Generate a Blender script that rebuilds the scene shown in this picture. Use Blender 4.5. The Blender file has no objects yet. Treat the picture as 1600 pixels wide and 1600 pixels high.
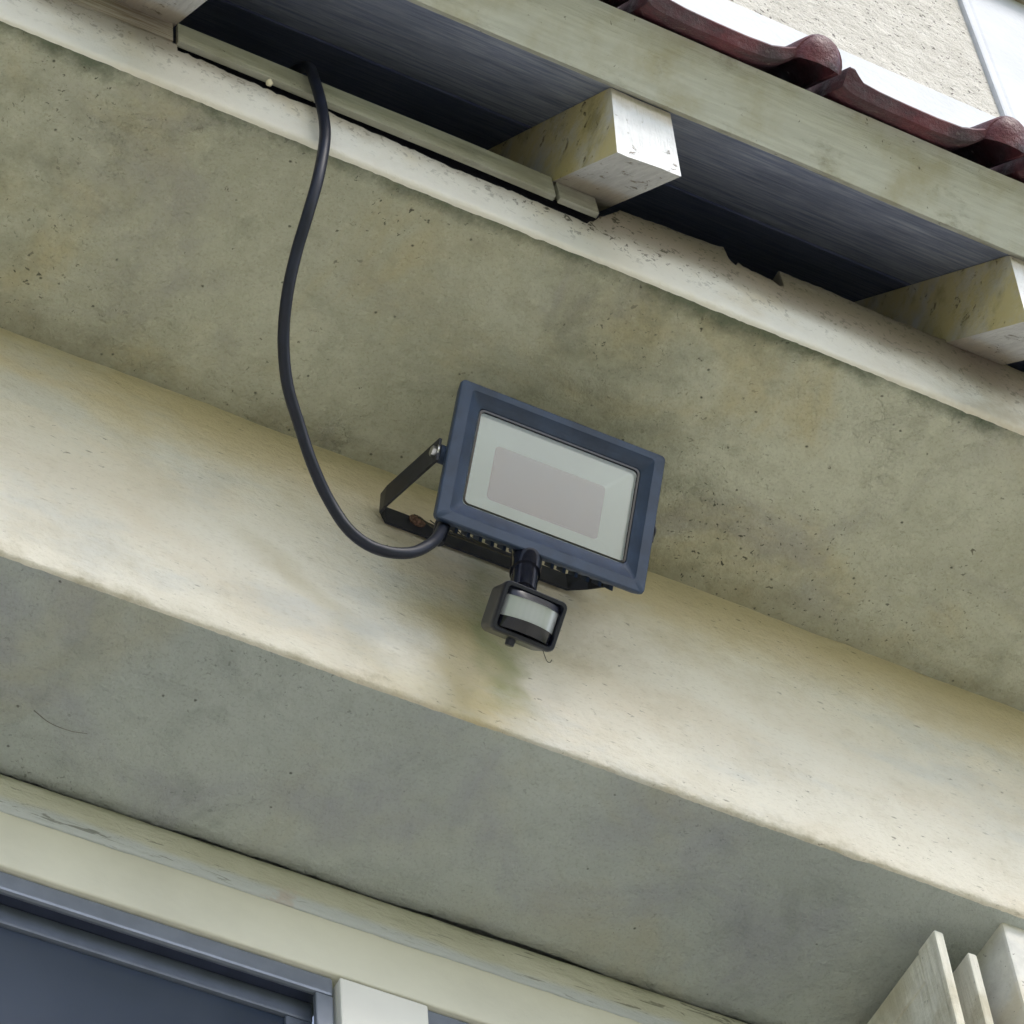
import bpy, bmesh, math, random
from mathutils import Vector, Matrix, noise
random.seed(7)
R_ = math.radians
sc = bpy.context.scene
COL = sc.collection

# ------------------------------------------------------------------ camera
cam_d = bpy.data.cameras.new('camera'); cam = bpy.data.objects.new('camera', cam_d); COL.objects.link(cam)
CAM_R = ((0.891053494875709, -0.4491761685655205, -0.06530267117495475),
         (0.33537755689042564, 0.7484794214509759, -0.5721017829011039),
         (0.30585219241325445, 0.4878722427615774, 0.8175788103533469))   # rows: right, down, forward
right, down, fwd = (Vector(r) for r in CAM_R)
m = Matrix((right, -down, -fwd)).transposed().to_4x4(); m.translation = (0, 0, 1.6)
cam.matrix_world = m
cam_d.sensor_fit = 'HORIZONTAL'; cam_d.sensor_width = 36.0; cam_d.lens = 36.0 * 5484.12 / 1600.0
cam_d.clip_start = 0.05; cam_d.clip_end = 2000
sc.camera = cam

# ------------------------------------------------------------------ sky, sun, exposure
SUN_EL, SUN_AZ = R_(46), R_(22)            # azimuth measured from the facade's outward normal (-Y) to the right (+X)
to_sun = Vector((math.sin(SUN_AZ)*math.cos(SUN_EL), -math.cos(SUN_AZ)*math.cos(SUN_EL), math.sin(SUN_EL)))
w = bpy.data.worlds.new('World'); sc.world = w; w.use_nodes = True
nt = w.node_tree; bgn = nt.nodes['Background']
sky = nt.nodes.new('ShaderNodeTexSky'); sky.sky_type = 'NISHITA'; sky.sun_disc = False
sky.sun_elevation = SUN_EL; sky.sun_rotation = math.atan2(to_sun.x, to_sun.y)
sky.air_density = 1.0; sky.dust_density = 2.0; sky.ozone_density = 1.0
hs = nt.nodes.new('ShaderNodeHueSaturation'); hs.inputs['Saturation'].default_value = 0.6
wb = nt.nodes.new('ShaderNodeMix'); wb.data_type = 'RGBA'; wb.blend_type = 'MULTIPLY'; wb.inputs[0].default_value = 1.0
wb.inputs[7].default_value = (0.98, 1.0, 1.06, 1)          # cool daylight white balance, the same over the whole sky
nt.links.new(sky.outputs[0], hs.inputs['Color']); nt.links.new(hs.outputs[0], wb.inputs[6]); nt.links.new(wb.outputs[2], bgn.inputs['Color'])
bgn.inputs['Strength'].default_value = 0.14
sun_d = bpy.data.lights.new('sun', 'SUN'); sun = bpy.data.objects.new('sun', sun_d); COL.objects.link(sun)
sun_d.energy = 1.5; sun_d.angle = R_(26); sun_d.color = (1.0, 0.94, 0.84)
sun.rotation_euler = (-to_sun).to_track_quat('-Z', 'Y').to_euler(); sun.location = (2, -6, 9)
sc.cycles.max_bounces = 6; sc.cycles.diffuse_bounces = 4; sc.cycles.glossy_bounces = 3; sc.cycles.transparent_max_bounces = 6
sc.cycles.use_adaptive_sampling = True; sc.cycles.adaptive_threshold = 0.03
sc.view_settings.view_transform = 'Standard'; sc.view_settings.look = 'None'
sc.view_settings.exposure = 0.90; sc.view_settings.gamma = 1.0; sc.view_settings.use_curve_mapping = False

# ------------------------------------------------------------------ measured dimensions (metres)
Y0, Y1, Y2 = 2.155, 1.900, 1.562           # window wall, beam face, edge of the overhang
Z1, Z2 = 4.377, 4.769                      # underside of beam, underside of overhang
Q = R_(47.8)                               # roof pitch
CQ, SQ = math.cos(Q), math.sin(Q)
EY, EZ = 1.434, 4.903                      # top edge of the rafter ends
def slope(x, s, t):                        # s up the slope, t square to it
    return (x, EY + s*CQ - t*SQ, EZ + s*SQ + t*CQ)

# ------------------------------------------------------------------ node helpers
class N:
    def __init__(s, name, rough=0.8, spec=0.3):
        s.mat = bpy.data.materials.new(name); s.mat.use_nodes = True
        s.t = s.mat.node_tree; s.b = s.t.nodes['Principled BSDF']
        s.b.inputs['Roughness'].default_value = rough
        s.b.inputs['Specular IOR Level'].default_value = spec
        tc = s.t.nodes.new('ShaderNodeTexCoord'); s.co = tc.outputs['Object']
        s.h = None
    def map(s, scale=(1,1,1), loc=(0,0,0), rot=(0,0,0)):
        n = s.t.nodes.new('ShaderNodeMapping'); n.inputs['Scale'].default_value = scale
        n.inputs['Location'].default_value = loc; n.inputs['Rotation'].default_value = rot
        s.t.links.new(s.co, n.inputs['Vector']); return n.outputs[0]
    def noise(s, sc_, det=4, rough=.55, vec=None, dist=0):
        n = s.t.nodes.new('ShaderNodeTexNoise'); n.inputs['Scale'].default_value = sc_
        n.inputs['Detail'].default_value = det; n.inputs['Roughness'].default_value = rough
        n.inputs['Distortion'].default_value = dist
        s.t.links.new(vec or s.co, n.inputs['Vector']); return n.outputs['Fac']
    def voro(s, sc_, vec=None, feat='F1', out='Distance'):
        n = s.t.nodes.new('ShaderNodeTexVoronoi'); n.feature = feat; n.inputs['Scale'].default_value = sc_
        s.t.links.new(vec or s.co, n.inputs['Vector']); return n.outputs[out]
    def rng(s, v, a, b, c=0, d=1):
        n = s.t.nodes.new('ShaderNodeMapRange'); n.interpolation_type = 'SMOOTHSTEP'
        for i, x in zip((1,2,3,4), (a,b,c,d)): n.inputs[i].default_value = x
        s.t.links.new(v, n.inputs[0]); return n.outputs[0]
    def math(s, op, a, b=0.0):
        n = s.t.nodes.new('ShaderNodeMath'); n.operation = op
        for i, x in enumerate((a, b)):
            if hasattr(x, 'is_linked'): s.t.links.new(x, n.inputs[i])
            else: n.inputs[i].default_value = x
        return n.outputs[0]
    def axis(s, i):
        n = s.t.nodes.new('ShaderNodeSeparateXYZ'); s.t.links.new(s.co, n.inputs[0]); return n.outputs[i]
    def mix(s, fac, a, b, mode='MIX'):
        n = s.t.nodes.new('ShaderNodeMix'); n.data_type = 'RGBA'; n.blend_type = mode
        for i, x in ((0, fac), (6, a), (7, b)):
            if hasattr(x, 'is_linked'): s.t.links.new(x, n.inputs[i])
            else: n.inputs[i].default_value = x if i == 0 else (*x, 1)
        return n.outputs[2]
    def color(s, c):
        if hasattr(c, 'is_linked'): s.t.links.new(c, s.b.inputs['Base Color'])
        else: s.b.inputs['Base Color'].default_value = (*c, 1)
    def bump(s, h, dist, strength=1.0):
        n = s.t.nodes.new('ShaderNodeBump'); n.inputs['Distance'].default_value = dist; n.inputs['Strength'].default_value = strength
        s.t.links.new(h, n.inputs['Height'])
        if s.h: s.t.links.new(s.h, n.inputs['Normal'])
        s.h = n.outputs[0]; s.t.links.new(s.h, s.b.inputs['Normal'])
    def specks(s, scale, r0, r1, keep, vec=None):
        # sparse irregular dark specks: voronoi spots, only in cells whose random value passes
        wob = s.noise(scale*3, 2)
        n = s.t.nodes.new('ShaderNodeTexVoronoi'); n.inputs['Scale'].default_value = scale
        s.t.links.new(vec or s.co, n.inputs['Vector'])
        d = s.math('ADD', n.outputs['Distance'], s.math('MULTIPLY', s.math('SUBTRACT', wob, 0.5), r1*1.2))
        spot = s.rng(d, r0, r1, 1, 0)
        sep = s.t.nodes.new('ShaderNodeSeparateColor'); s.t.links.new(n.outputs['Color'], sep.inputs[0])
        gate = s.math('LESS_THAN', sep.outputs[0], keep)
        return s.math('MULTIPLY', spot, gate)

def simple(name, col, rough=.5, spec=.5, metal=0, var=.12, nscale=40, bump=0.0, bscale=200):
    n = N(name, rough, spec); n.b.inputs['Metallic'].default_value = metal
    f = n.noise(nscale, 5); d = tuple(c*(1-var*2) for c in col); u = tuple(min(1, c*(1+var)) for c in col)
    n.color(n.mix(n.rng(f, .3, .7), d, u))
    if bump: n.bump(n.noise(bscale, 3), bump)
    return n.mat

# ------------------------------------------------------------------ materials
def mat_beam():
    n = N('beam_paint', .85, .2)
    c = n.mix(n.rng(n.noise(3.2, 4), .35, .7), (.74,.69,.59), (.82,.78,.69))
    z = n.axis(2)
    # yellow-brown staining along the beam top, overhang shade painted in with it; two drips
    top = n.math('ADD', n.rng(z, 4.56, 4.80), n.math('MULTIPLY', n.math('SUBTRACT', n.noise(5.5, 8, .72, n.map((.8,1,1.2))), .5), 1.5))
    c = n.mix(n.math('MULTIPLY', n.rng(top, .08, .80), .66), c, (.56,.46,.26))
    # drip below the lamp
    x = n.axis(0)
    wob = n.math('MULTIPLY', n.math('SUBTRACT', n.noise(9, 4), .5), .16)
    dx = n.math('ABSOLUTE', n.math('ADD', n.math('SUBTRACT', x, n.math('ADD', 1.125, n.math('MULTIPLY', n.math('SUBTRACT', z, 4.4), -.15))), wob))
    drip = n.math('MULTIPLY', n.rng(dx, .015, .085, 1, 0), n.rng(z, 4.70, 4.50))
    c = n.mix(n.math('MULTIPLY', drip, .62), c, (.47,.37,.14))
    dx2 = n.math('ABSOLUTE', n.math('ADD', n.math('SUBTRACT', x, n.math('ADD', 1.15, n.math('MULTIPLY', n.math('SUBTRACT', z, 4.4), .05))), wob))
    green = n.math('MULTIPLY', n.rng(dx2, .0, .045, 1, 0), n.rng(z, 4.385, 4.45))
    c = n.mix(n.math('MULTIPLY', green, .65), c, (.24,.27,.12))
    dx3 = n.math('ABSOLUTE', n.math('ADD', n.math('SUBTRACT', x, n.math('ADD', .98, n.math('MULTIPLY', n.math('SUBTRACT', z, 4.45), -1.1))), wob))
    c = n.mix(n.math('MULTIPLY', n.math('MULTIPLY', n.rng(dx3, .0, .05, 1, 0), n.rng(z, 4.60, 4.52)), .35), c, (.50,.43,.26))
    # fine horizontal scuffs and specks
    c = n.mix(n.math('MULTIPLY', n.rng(n.noise(5.5, 5, .6, n.map((.7,1,1.4), (3,1,9))), .45, .68), .5), c, (.72,.63,.50))
    c = n.mix(n.math('MULTIPLY', n.rng(n.noise(6.5, 5, .6, n.map((.7,1,1.4), (8,4,2))), .52, .70), .5), c, (.60,.61,.60))
    sv = n.map((32, 32, 95))
    sp = n.specks(1.0, .05, .18, .16, sv)
    patch = n.rng(n.noise(7, 4), .38, .58)
    c = n.mix(n.math('MULTIPLY', n.math('MULTIPLY', sp, patch), .65), c, (.17,.15,.11))
    fl = n.rng(n.noise(1.0, 4, .65, n.map((70, 70, 190)), .5), .63, .69)
    c = n.mix(n.math('MULTIPLY', n.math('MULTIPLY', fl, patch), .7), c, (.17,.15,.11))
    mott = n.rng(n.noise(1.0, 5, .68, n.map((15, 15, 19))), .45, .72)
    c = n.mix(n.math('MULTIPLY', mott, .26), c, (.52,.45,.32))
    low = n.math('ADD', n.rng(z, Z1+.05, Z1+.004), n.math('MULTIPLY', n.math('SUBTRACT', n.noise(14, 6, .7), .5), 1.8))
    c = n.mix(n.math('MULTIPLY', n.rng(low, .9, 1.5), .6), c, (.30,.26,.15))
    n.color(c)
    fine = n.rng(n.noise(230, 4, .7, n.map((.5,1,1.3))), .50, .74)
    c = n.mix(n.math('MULTIPLY', fine, .28), c, (.38,.33,.25)); n.color(c)
    n.bump(n.noise(26, 6, .6, n.map((.8,1,1.2))), .006)
    n.bump(n.noise(150, 5, .7), .0016)
    return n.mat

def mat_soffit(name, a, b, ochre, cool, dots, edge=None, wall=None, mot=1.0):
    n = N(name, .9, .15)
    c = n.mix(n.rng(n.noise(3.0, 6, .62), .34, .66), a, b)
    # broad ochre and cool grey-violet blotches
    c = n.mix(n.math('MULTIPLY', n.rng(n.noise(3.4, 5, .62, n.map(loc=(3.1,7,1)), .8), .45, .66), .58), c, ochre)
    c = n.mix(n.math('MULTIPLY', n.rng(n.noise(4.3, 5, .65, n.map(loc=(9.95,2,4)), .6), .48, .68), .66), c, cool)
    c = n.mix(n.math('MULTIPLY', n.rng(n.noise(9.5, 6, .7, n.map(loc=(1.1,5,8)), .8), .52, .72), .25 + .25*mot), c, (a[0]*.52, a[1]*.54, a[2]*.52))
    # mottled grain
    c = n.mix(n.math('MULTIPLY', n.rng(n.noise(42, 5, .7), .42, .68), .42 * mot), c, (b[0]*.60, b[1]*.58, b[2]*.50))
    c = n.mix(n.math('MULTIPLY', n.rng(n.noise(75, 4, .7, n.map(loc=(2,2,2))), .54, .72), .35 * mot), c, (min(1,b[0]*1.3), min(1,b[1]*1.3), min(1,b[2]*1.25)))
    y = n.axis(1)
    if edge:                             # dark green algae along the drip edge
        e = n.math('ADD', n.rng(y, edge + .055, edge - .002), n.math('MULTIPLY', n.math('SUBTRACT', n.noise(5, 8, .75), .5), 2.2))
        c = n.mix(n.math('MULTIPLY', n.rng(e, .50, 1.15), .82), c, (.070,.095,.062))
        gm = n.rng(n.noise(2.4, 8, .72, n.map(loc=(4.4,6,2))), .50, .70)
        c = n.mix(n.math('MULTIPLY', gm, .62), c, (.17,.18,.125))
    if wall:                             # brown dirt where the slab meets the beam
        e = n.math('ADD', n.rng(y, wall - .10, wall), n.math('MULTIPLY', n.math('SUBTRACT', n.noise(7, 6, .7), .5), 1.6))
        c = n.mix(n.math('MULTIPLY', n.rng(e, .55, 1.3), .45), c, (.20,.17,.09))
    dens = n.rng(n.noise(2.7, 4, .6, n.map(loc=(6,1,3))), .42, .60)
    # irregular specks: sharp islands of fine noise
    fl = n.rng(n.noise(150, 3, .6, None, .5), .635, .69)
    c = n.mix(n.math('MULTIPLY', n.math('MULTIPLY', fl, dens), .9 * min(1, dots)), c, (.06,.06,.045))
    fl2 = n.rng(n.noise(58, 4, .7, n.map(loc=(8,8,2)), .4), .69, .73)
    c = n.mix(n.math('MULTIPLY', fl2, .75 * min(1, dots)), c, (.075,.065,.045))
    sp = n.specks(95, .04, .22, .06 * dots)
    c = n.mix(n.math('MULTIPLY', sp, .85), c, (.05,.05,.04))
    fine = n.rng(n.noise(260, 4, .7), .48, .72)
    c = n.mix(n.math('MULTIPLY', fine, .32), c, (a[0]*.5, a[1]*.48, a[2]*.42))
    n.color(c)
    n.bump(n.noise(15, 6, .62), .006 + .012*mot)
    pat = n.rng(n.noise(3.3, 4, .6, n.map(loc=(2,9,4))), .44, .62)
    n.bump(n.math('MULTIPLY', pat, n.rng(n.noise(36, 5, .65, n.map(loc=(5,5,5))), .46, .70)), .0052 * mot)
    n.bump(n.noise(80, 5, .7), .0010 + .0022*mot)
    n.bump(n.noise(380, 2), .0008)
    return n.mat

def mat_fascia():
    n = N('slab_paint', .85, .2)
    c = n.mix(n.rng(n.noise(5, 4), .3, .7), (.72,.68,.60), (.78,.76,.70))
    z = n.axis(2); x = n.axis(0)
    c = n.mix(n.math('MULTIPLY', n.math('MULTIPLY', n.rng(x, 1.35, 1.7), n.rng(n.noise(9, 6, .7), .38, .6)), .6), c, (.50,.42,.30))
    # brown-grey grime creeping down from the timber joint
    g = n.math('ADD', n.rng(z, 4.785, 4.865), n.math('MULTIPLY', n.math('SUBTRACT', n.noise(13, 6, .65), .5), .8))
    c = n.mix(n.math('MULTIPLY', n.rng(g, .20, .95), .80), c, (.31,.265,.21))
    c = n.mix(n.math('MULTIPLY', n.rng(n.noise(7, 4, .6, n.map(loc=(4,1,2))), .55, .75), .35), c, (.55,.43,.22))
    g2 = n.math('ADD', n.rng(z, 4.80, 4.90), n.math('MULTIPLY', n.math('SUBTRACT', n.noise(8, 7, .7, n.map((.6,1,1))), .5), .9))
    c = n.mix(n.math('MULTIPLY', n.math('MULTIPLY', n.rng(g2, .2, .8), n.rng(x, 1.06, 1.20)), .72), c, (.30,.25,.205))
    mid = n.math('MULTIPLY', n.rng(x, .95, 1.08), n.rng(x, 1.32, 1.16))
    sp = n.rng(n.noise(120, 4, .65, None, .5), .56, .64)
    c = n.mix(n.math('MULTIPLY', n.math('MULTIPLY', sp, n.math('ADD', n.math('MULTIPLY', mid, .5), .45)), n.rng(z, 4.775, 4.84)), c, (.09,.08,.06))
    n.color(c); n.bump(n.noise(60, 5, .6), .0025); n.bump(n.noise(260, 3), .0008)
    return n.mat

def mat_timber(name, base, alg, dirt=.5, grain=(2, 30, 30)):
    n = N(name, .75, .25)
    g = n.noise(6, 5, .6, n.map(grain))
    c = n.mix(n.rng(g, .3, .7), tuple(x*.84 for x in base), base)
    c = n.mix(n.math('MULTIPLY', n.rng(n.noise(9, 5, .65), .42, .70), dirt), c, alg)
    c = n.mix(n.math('MULTIPLY', n.rng(n.noise(19, 7, .72, n.map((.5,1,1), (3,3,3))), .52, .70), dirt*.75), c, tuple(x*.55 for x in alg))
    sp = n.rng(n.noise(85, 4, .7, None, .5), .66, .71)
    c = n.mix(n.math('MULTIPLY', sp, .8), c, (.07,.06,.045))
    n.color(c); n.bump(g, .002); n.bump(n.noise(180, 3), .0006)
    return n.mat

def mat_rafter():
    n = N('rafter_paint', .75, .25)
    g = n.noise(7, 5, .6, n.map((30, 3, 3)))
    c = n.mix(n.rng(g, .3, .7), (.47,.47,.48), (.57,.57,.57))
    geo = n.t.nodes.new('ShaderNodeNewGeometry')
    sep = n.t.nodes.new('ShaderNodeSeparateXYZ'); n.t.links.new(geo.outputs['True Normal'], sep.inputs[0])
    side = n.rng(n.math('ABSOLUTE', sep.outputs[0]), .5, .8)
    c = n.mix(n.rng(sep.outputs[1], -.8, -.95), c, n.mix(n.rng(n.noise(25, 5), .35, .65), (.74,.75,.77), (.82,.83,.85)))   # end cut lighter, body greyer: light and shade put into the paint
    al = n.rng(n.noise(14, 6, .65), .25, .60)
    c = n.mix(n.math('MULTIPLY', n.math('MULTIPLY', al, side), .85), c, (.56,.47,.20))
    al2 = n.rng(n.noise(22, 5, .6, n.map(loc=(5,3,1))), .5, .72)
    c = n.mix(n.math('MULTIPLY', n.math('MULTIPLY', al2, side), .55), c, (.25,.21,.09))
    z = n.axis(2)                          # rust-brown rain stain under the roof edge
    e = n.math('ADD', n.rng(z, EZ - .065, EZ - .005), n.math('MULTIPLY', n.math('SUBTRACT', n.noise(30, 5, .6), .5), 1.0))
    c = n.mix(n.math('MULTIPLY', n.math('MULTIPLY', n.rng(e, .3, 1.0), n.math('SUBTRACT', 1.0, side)), .55), c, (.48,.38,.24))
    sp = n.rng(n.noise(48, 6, .72, None, .6), .61, .66); c = n.mix(n.math('MULTIPLY', sp, .75), c, (.20,.155,.10))
    n.color(c); n.bump(g, .003); n.bump(sp, .0012); n.bump(n.noise(120, 4), .0012)
    return n.mat

def mat_wood():
    n = N('bare_wood', .85, .2)
    g = n.noise(5, 6, .65, n.map((3, 40, 40)), 1.2)
    c = n.mix(n.rng(g, .3, .72), (.30,.24,.17), (.60,.55,.47)); n.color(c); n.bump(g, .003); return n.mat

def mat_boards(name, a, b):
    n = N(name, .7, .3)
    g = n.noise(7, 6, .68, n.map((1.8, 22, 22)), .3)
    c = n.mix(n.rng(g, .3, .72), a, b)
    c = n.mix(n.math('MULTIPLY', n.rng(n.noise(6, 6, .7, n.map((.5,1,1))), .45, .65), .5), c, tuple(x*.6 for x in a))
    n.color(c); n.bump(g, .002); return n.mat

def mat_tile():
    n = N('glazed_clay', .42, .5)
    c = n.mix(n.rng(n.noise(12, 5, .6), .35, .65), (.060,.018,.026), (.125,.028,.037))
    c = n.mix(n.math('MULTIPLY', n.rng(n.noise(21, 6, .7, n.map((.6,1,1))), .40, .64), .80), c, (.030,.022,.028))
    c = n.mix(n.math('MULTIPLY', n.specks(70, .05, .2, .08), .7), c, (.45,.42,.38))
    c = n.mix(n.math('MULTIPLY', n.rng(n.noise(60, 6, .75), .55, .70), .5), c, (.16,.13,.12)); n.color(c); n.bump(n.noise(60, 6, .7), .004)
    n.t.links.new(n.rng(n.noise(30, 4), .3, .7, .35, .8), n.b.inputs['Roughness'])
    return n.mat

def mat_stucco():
    n = N('rough_stucco', .95, .1)
    pit = n.rng(n.noise(80, 3, .6, None, .3), .60, .68)
    big = n.noise(20, 4)
    c = n.mix(n.rng(big, .3, .7), (.52,.50,.46), (.60,.58,.54))
    c = n.mix(n.math('MULTIPLY', pit, .9), c, (.13,.12,.11))
    n.color(c); n.bump(n.noise(45, 5, .7), .012); return n.mat

def mat_wallstrip():
    n = N('flaking_wall_paint', .88, .15)
    c = n.mix(n.rng(n.noise(8, 4), .35, .65), (.56,.55,.46), (.64,.63,.55))
    z = n.axis(2)
    zz = n.math('ADD', z, n.math('MULTIPLY', n.math('SUBTRACT', n.noise(5, 5, .6, n.map((1,1,.6))), .5), .035))
    blue = n.math('MULTIPLY', n.rng(zz, 4.345, 4.332), n.rng(zz, 4.300, 4.314))
    c = n.mix(n.math('MULTIPLY', blue, .75), c, (.58,.61,.66))
    pink = n.rng(n.noise(11, 5, .7, n.map(loc=(2,2,6))), .60, .72)
    c = n.mix(n.math('MULTIPLY', pink, .5), c, (.55,.42,.35))
    sv = n.map((26, 26, 120)); sp = n.rng(n.noise(1.0, 4, .7, n.map((16, 16, 120)), .8), .60, .64)
    c = n.mix(n.math('MULTIPLY', n.math('MULTIPLY', sp, n.math('MULTIPLY', n.rng(z, 4.31, 4.33), n.rng(n.noise(4, 3), .42, .55))), .55), c, (.09,.085,.06))
    n.color(c); n.bump(n.noise(40, 5, .65, n.map((.5,1,1.4))), .004); n.bump(n.noise(220, 3), .0008)
    return n.mat

M = {}
M['beam'] = mat_beam()
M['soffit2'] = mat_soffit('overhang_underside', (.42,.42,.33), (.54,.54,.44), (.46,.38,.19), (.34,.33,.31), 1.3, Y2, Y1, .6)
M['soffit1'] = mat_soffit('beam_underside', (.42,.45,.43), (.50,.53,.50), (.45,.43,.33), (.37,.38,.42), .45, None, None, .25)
M['fascia'] = mat_fascia()
M['eave'] = mat_timber('eave_board_paint', (.53,.54,.48), (.39,.37,.27), 1.0)
M['plank'] = mat_timber('plank_paint', (.58,.57,.48), (.36,.34,.24), .6)
M['rafter'] = mat_rafter(); M['wood'] = mat_wood(); M['boards'] = mat_boards('shaded_board_paint', (.07,.09,.19), (.17,.19,.30)); M['board_out'] = mat_boards('lit_board_paint', (.17,.20,.31), (.38,.41,.50)); M['tile'] = mat_tile()  # inner boards darker: light falling off under the roof is painted in
M['stucco'] = mat_stucco(); M['strip'] = mat_wallstrip()
M['white'] = simple('white_wall_paint', (.56,.58,.63), .8, .2, var=.03, nscale=6, bump=.0015, bscale=60)
M['cream'] = simple('cream_wall_paint', (.69,.67,.57), .75, .25, var=.05, nscale=5, bump=.0012, bscale=50)
M['dark'] = simple('dark_backing', (.045,.045,.06), .9, .1, bump=.004, bscale=90)  # near-black fill behind the wall crack, lining boards and planks
M['lampcase'] = simple('blue_grey_powder_coat', (.028,.048,.095), .45, .45, var=.14, nscale=35, bump=.0003, bscale=900)
M['bracket'] = simple('black_bracket_paint', (.014,.016,.026), .45, .4, var=.15, nscale=80)
M['rubber'] = simple('cable_rubber', (.006,.009,.022), .45, .4, var=.15, nscale=50)
M['plastic'] = simple('sensor_plastic', (.011,.013,.024), .30, .5, var=.1, nscale=60)
M['gloss'] = simple('sensor_gloss_black', (.007,.008,.015), .14, .5, var=.1)
M['steel'] = simple('bolt_steel', (.62,.62,.62), .3, .5, metal=1)
M['rust'] = simple('rusty_screw', (.20,.12,.085), .6, .4, metal=.6, var=.3, nscale=300)
M['reflector'] = simple('lamp_reflector', (.74,.88,1.0), .35, .5, metal=.08, var=.02, nscale=20)  # blue of the reflected sky is put into the base colour
M['alu'] = simple('grey_window_frame', (.20,.225,.28), .36, .5, metal=.3, var=.05)
M['alushade'] = simple('shaded_window_rebate', (.035,.045,.08), .5, .4, var=.06)  # deep shadow between frame and sash, put into the colour
M['sash'] = simple('grey_blue_sash', (.10,.12,.165), .42, .5, var=.06)
M['pillar'] = mat_timber('pillar_paint', (.76,.75,.71), (.60,.52,.36), .55, (6, 6, 6))
M['panelwhite'] = simple('white_panel', (.74,.73,.69), .55, .35, var=.03, nscale=8)
M['shutter'] = mat_timber('shutter_paint', (.80,.78,.69), (.42,.37,.24), .6, (30, 30, 2.2))
M['thread'] = simple('cobweb_grey', (.09,.085,.07), .9, .1)
M['twig'] = simple('twig_grey', (.24,.23,.21), .9, .1)
M['cocoon'] = simple('cocoon_white', (.75,.68,.5), .8, .2)

def mat_led():
    n = N('led_array', .35, .5)
    n.color(n.mix(n.rng(n.noise(9, 3), .3, .7), (.30,.30,.48), (.37,.30,.42)))
    return n.mat
M['led'] = mat_led()
def mat_glass(name, tint, rough=.0):
    mt = bpy.data.materials.new(name); mt.use_nodes = True; t = mt.node_tree
    for nd in list(t.nodes): t.nodes.remove(nd)
    o = t.nodes.new('ShaderNodeOutputMaterial'); mx = t.nodes.new('ShaderNodeMixShader'); fr = t.nodes.new('ShaderNodeFresnel'); fr.inputs[0].default_value = 1.55
    tr = t.nodes.new('ShaderNodeBsdfTransparent'); tr.inputs[0].default_value = (*tint, 1)
    gl = t.nodes.new('ShaderNodeBsdfGlossy'); gl.inputs['Roughness'].default_value = rough
    t.links.new(fr.outputs[0], mx.inputs[0]); t.links.new(tr.outputs[0], mx.inputs[1]); t.links.new(gl.outputs[0], mx.inputs[2]); t.links.new(mx.outputs[0], o.inputs[0])
    return mt
M['lampglass'] = mat_glass('lamp_glass', (.93,.96,.97), .02)
def mat_pane():
    n = N('window_glass', .06, .6)
    n.color(n.mix(n.rng(n.noise(3, 3), .3, .7), (.022,.033,.058), (.05,.063,.095))); return n.mat
M['pane'] = mat_pane()
def mat_lens():
    n = N('sensor_lens', .24, .6); n.b.inputs['Metallic'].default_value = .45
    wv = n.t.nodes.new('ShaderNodeTexWave'); wv.inputs['Scale'].default_value = 55; wv.inputs['Distortion'].default_value = .6
    n.t.links.new(n.co, wv.inputs['Vector'])
    n.color(n.mix(n.math('MULTIPLY', wv.outputs['Fac'], .12), (.50,.53,.56), (.38,.40,.43)))
    return n.mat
M['lens'] = mat_lens()
M['ground'] = None
def mat_ground():
    n = N('grass_ground', .95, .1)
    n.color(n.mix(n.rng(n.noise(.6, 6), .3, .7), (.13,.17,.06), (.24,.25,.11))); n.bump(n.noise(9, 5), .05); return n.mat
def mat_paving():
    n = N('pale_paving', .9, .15)
    br = n.t.nodes.new('ShaderNodeTexBrick'); n.t.links.new(n.co, br.inputs['Vector'])
    br.inputs['Scale'].default_value = 2.0; br.inputs['Color1'].default_value = (.50,.49,.44,1); br.inputs['Color2'].default_value = (.44,.43,.39,1)
    br.inputs['Mortar'].default_value = (.25,.24,.2,1); br.inputs['Mortar Size'].default_value = .01
    n.color(n.mix(n.math('MULTIPLY', n.noise(3, 5), .4), br.outputs[0], (.40,.40,.36))); return n.mat

# ------------------------------------------------------------------ object helpers
def tag(o, label=None, cat=None, group=None, kind=None):
    for k, v in (('label', label), ('category', cat), ('group', group), ('kind', kind)):
        if v: o[k] = v
    return o
def empty(name, loc, label, cat):
    o = bpy.data.objects.new(name, None); COL.objects.link(o); o.location = loc; o.empty_display_size = .1
    return tag(o, label, cat)
ORG = {}                                    # world position of each object's origin
def link(name, me, mat, parent=None, org=(0,0,0), smooth=False):
    # vertices are given in world metres; the object's origin is that of its thing
    if mat: 
        for mm in (mat if isinstance(mat, (list, tuple)) else [mat]): me.materials.append(mm)
    o = bpy.data.objects.new(name, me); COL.objects.link(o)
    if parent is not None: o.parent = parent
    if smooth: me.polygons.foreach_set('use_smooth', [True]*len(me.polygons))
    return o
def mesh_from(name, verts, faces, org=(0,0,0)):
    me = bpy.data.meshes.new(name)
    me.from_pydata([(v[0]-org[0], v[1]-org[1], v[2]-org[2]) for v in verts], [], faces); me.update(); return me
def bm_mesh(name, bm, org=(0,0,0)):
    bmesh.ops.translate(bm, verts=bm.verts, vec=(-org[0], -org[1], -org[2]))
    bmesh.ops.recalc_face_normals(bm, faces=bm.faces)
    me = bpy.data.meshes.new(name); bm.to_mesh(me); bm.free(); return me
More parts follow.
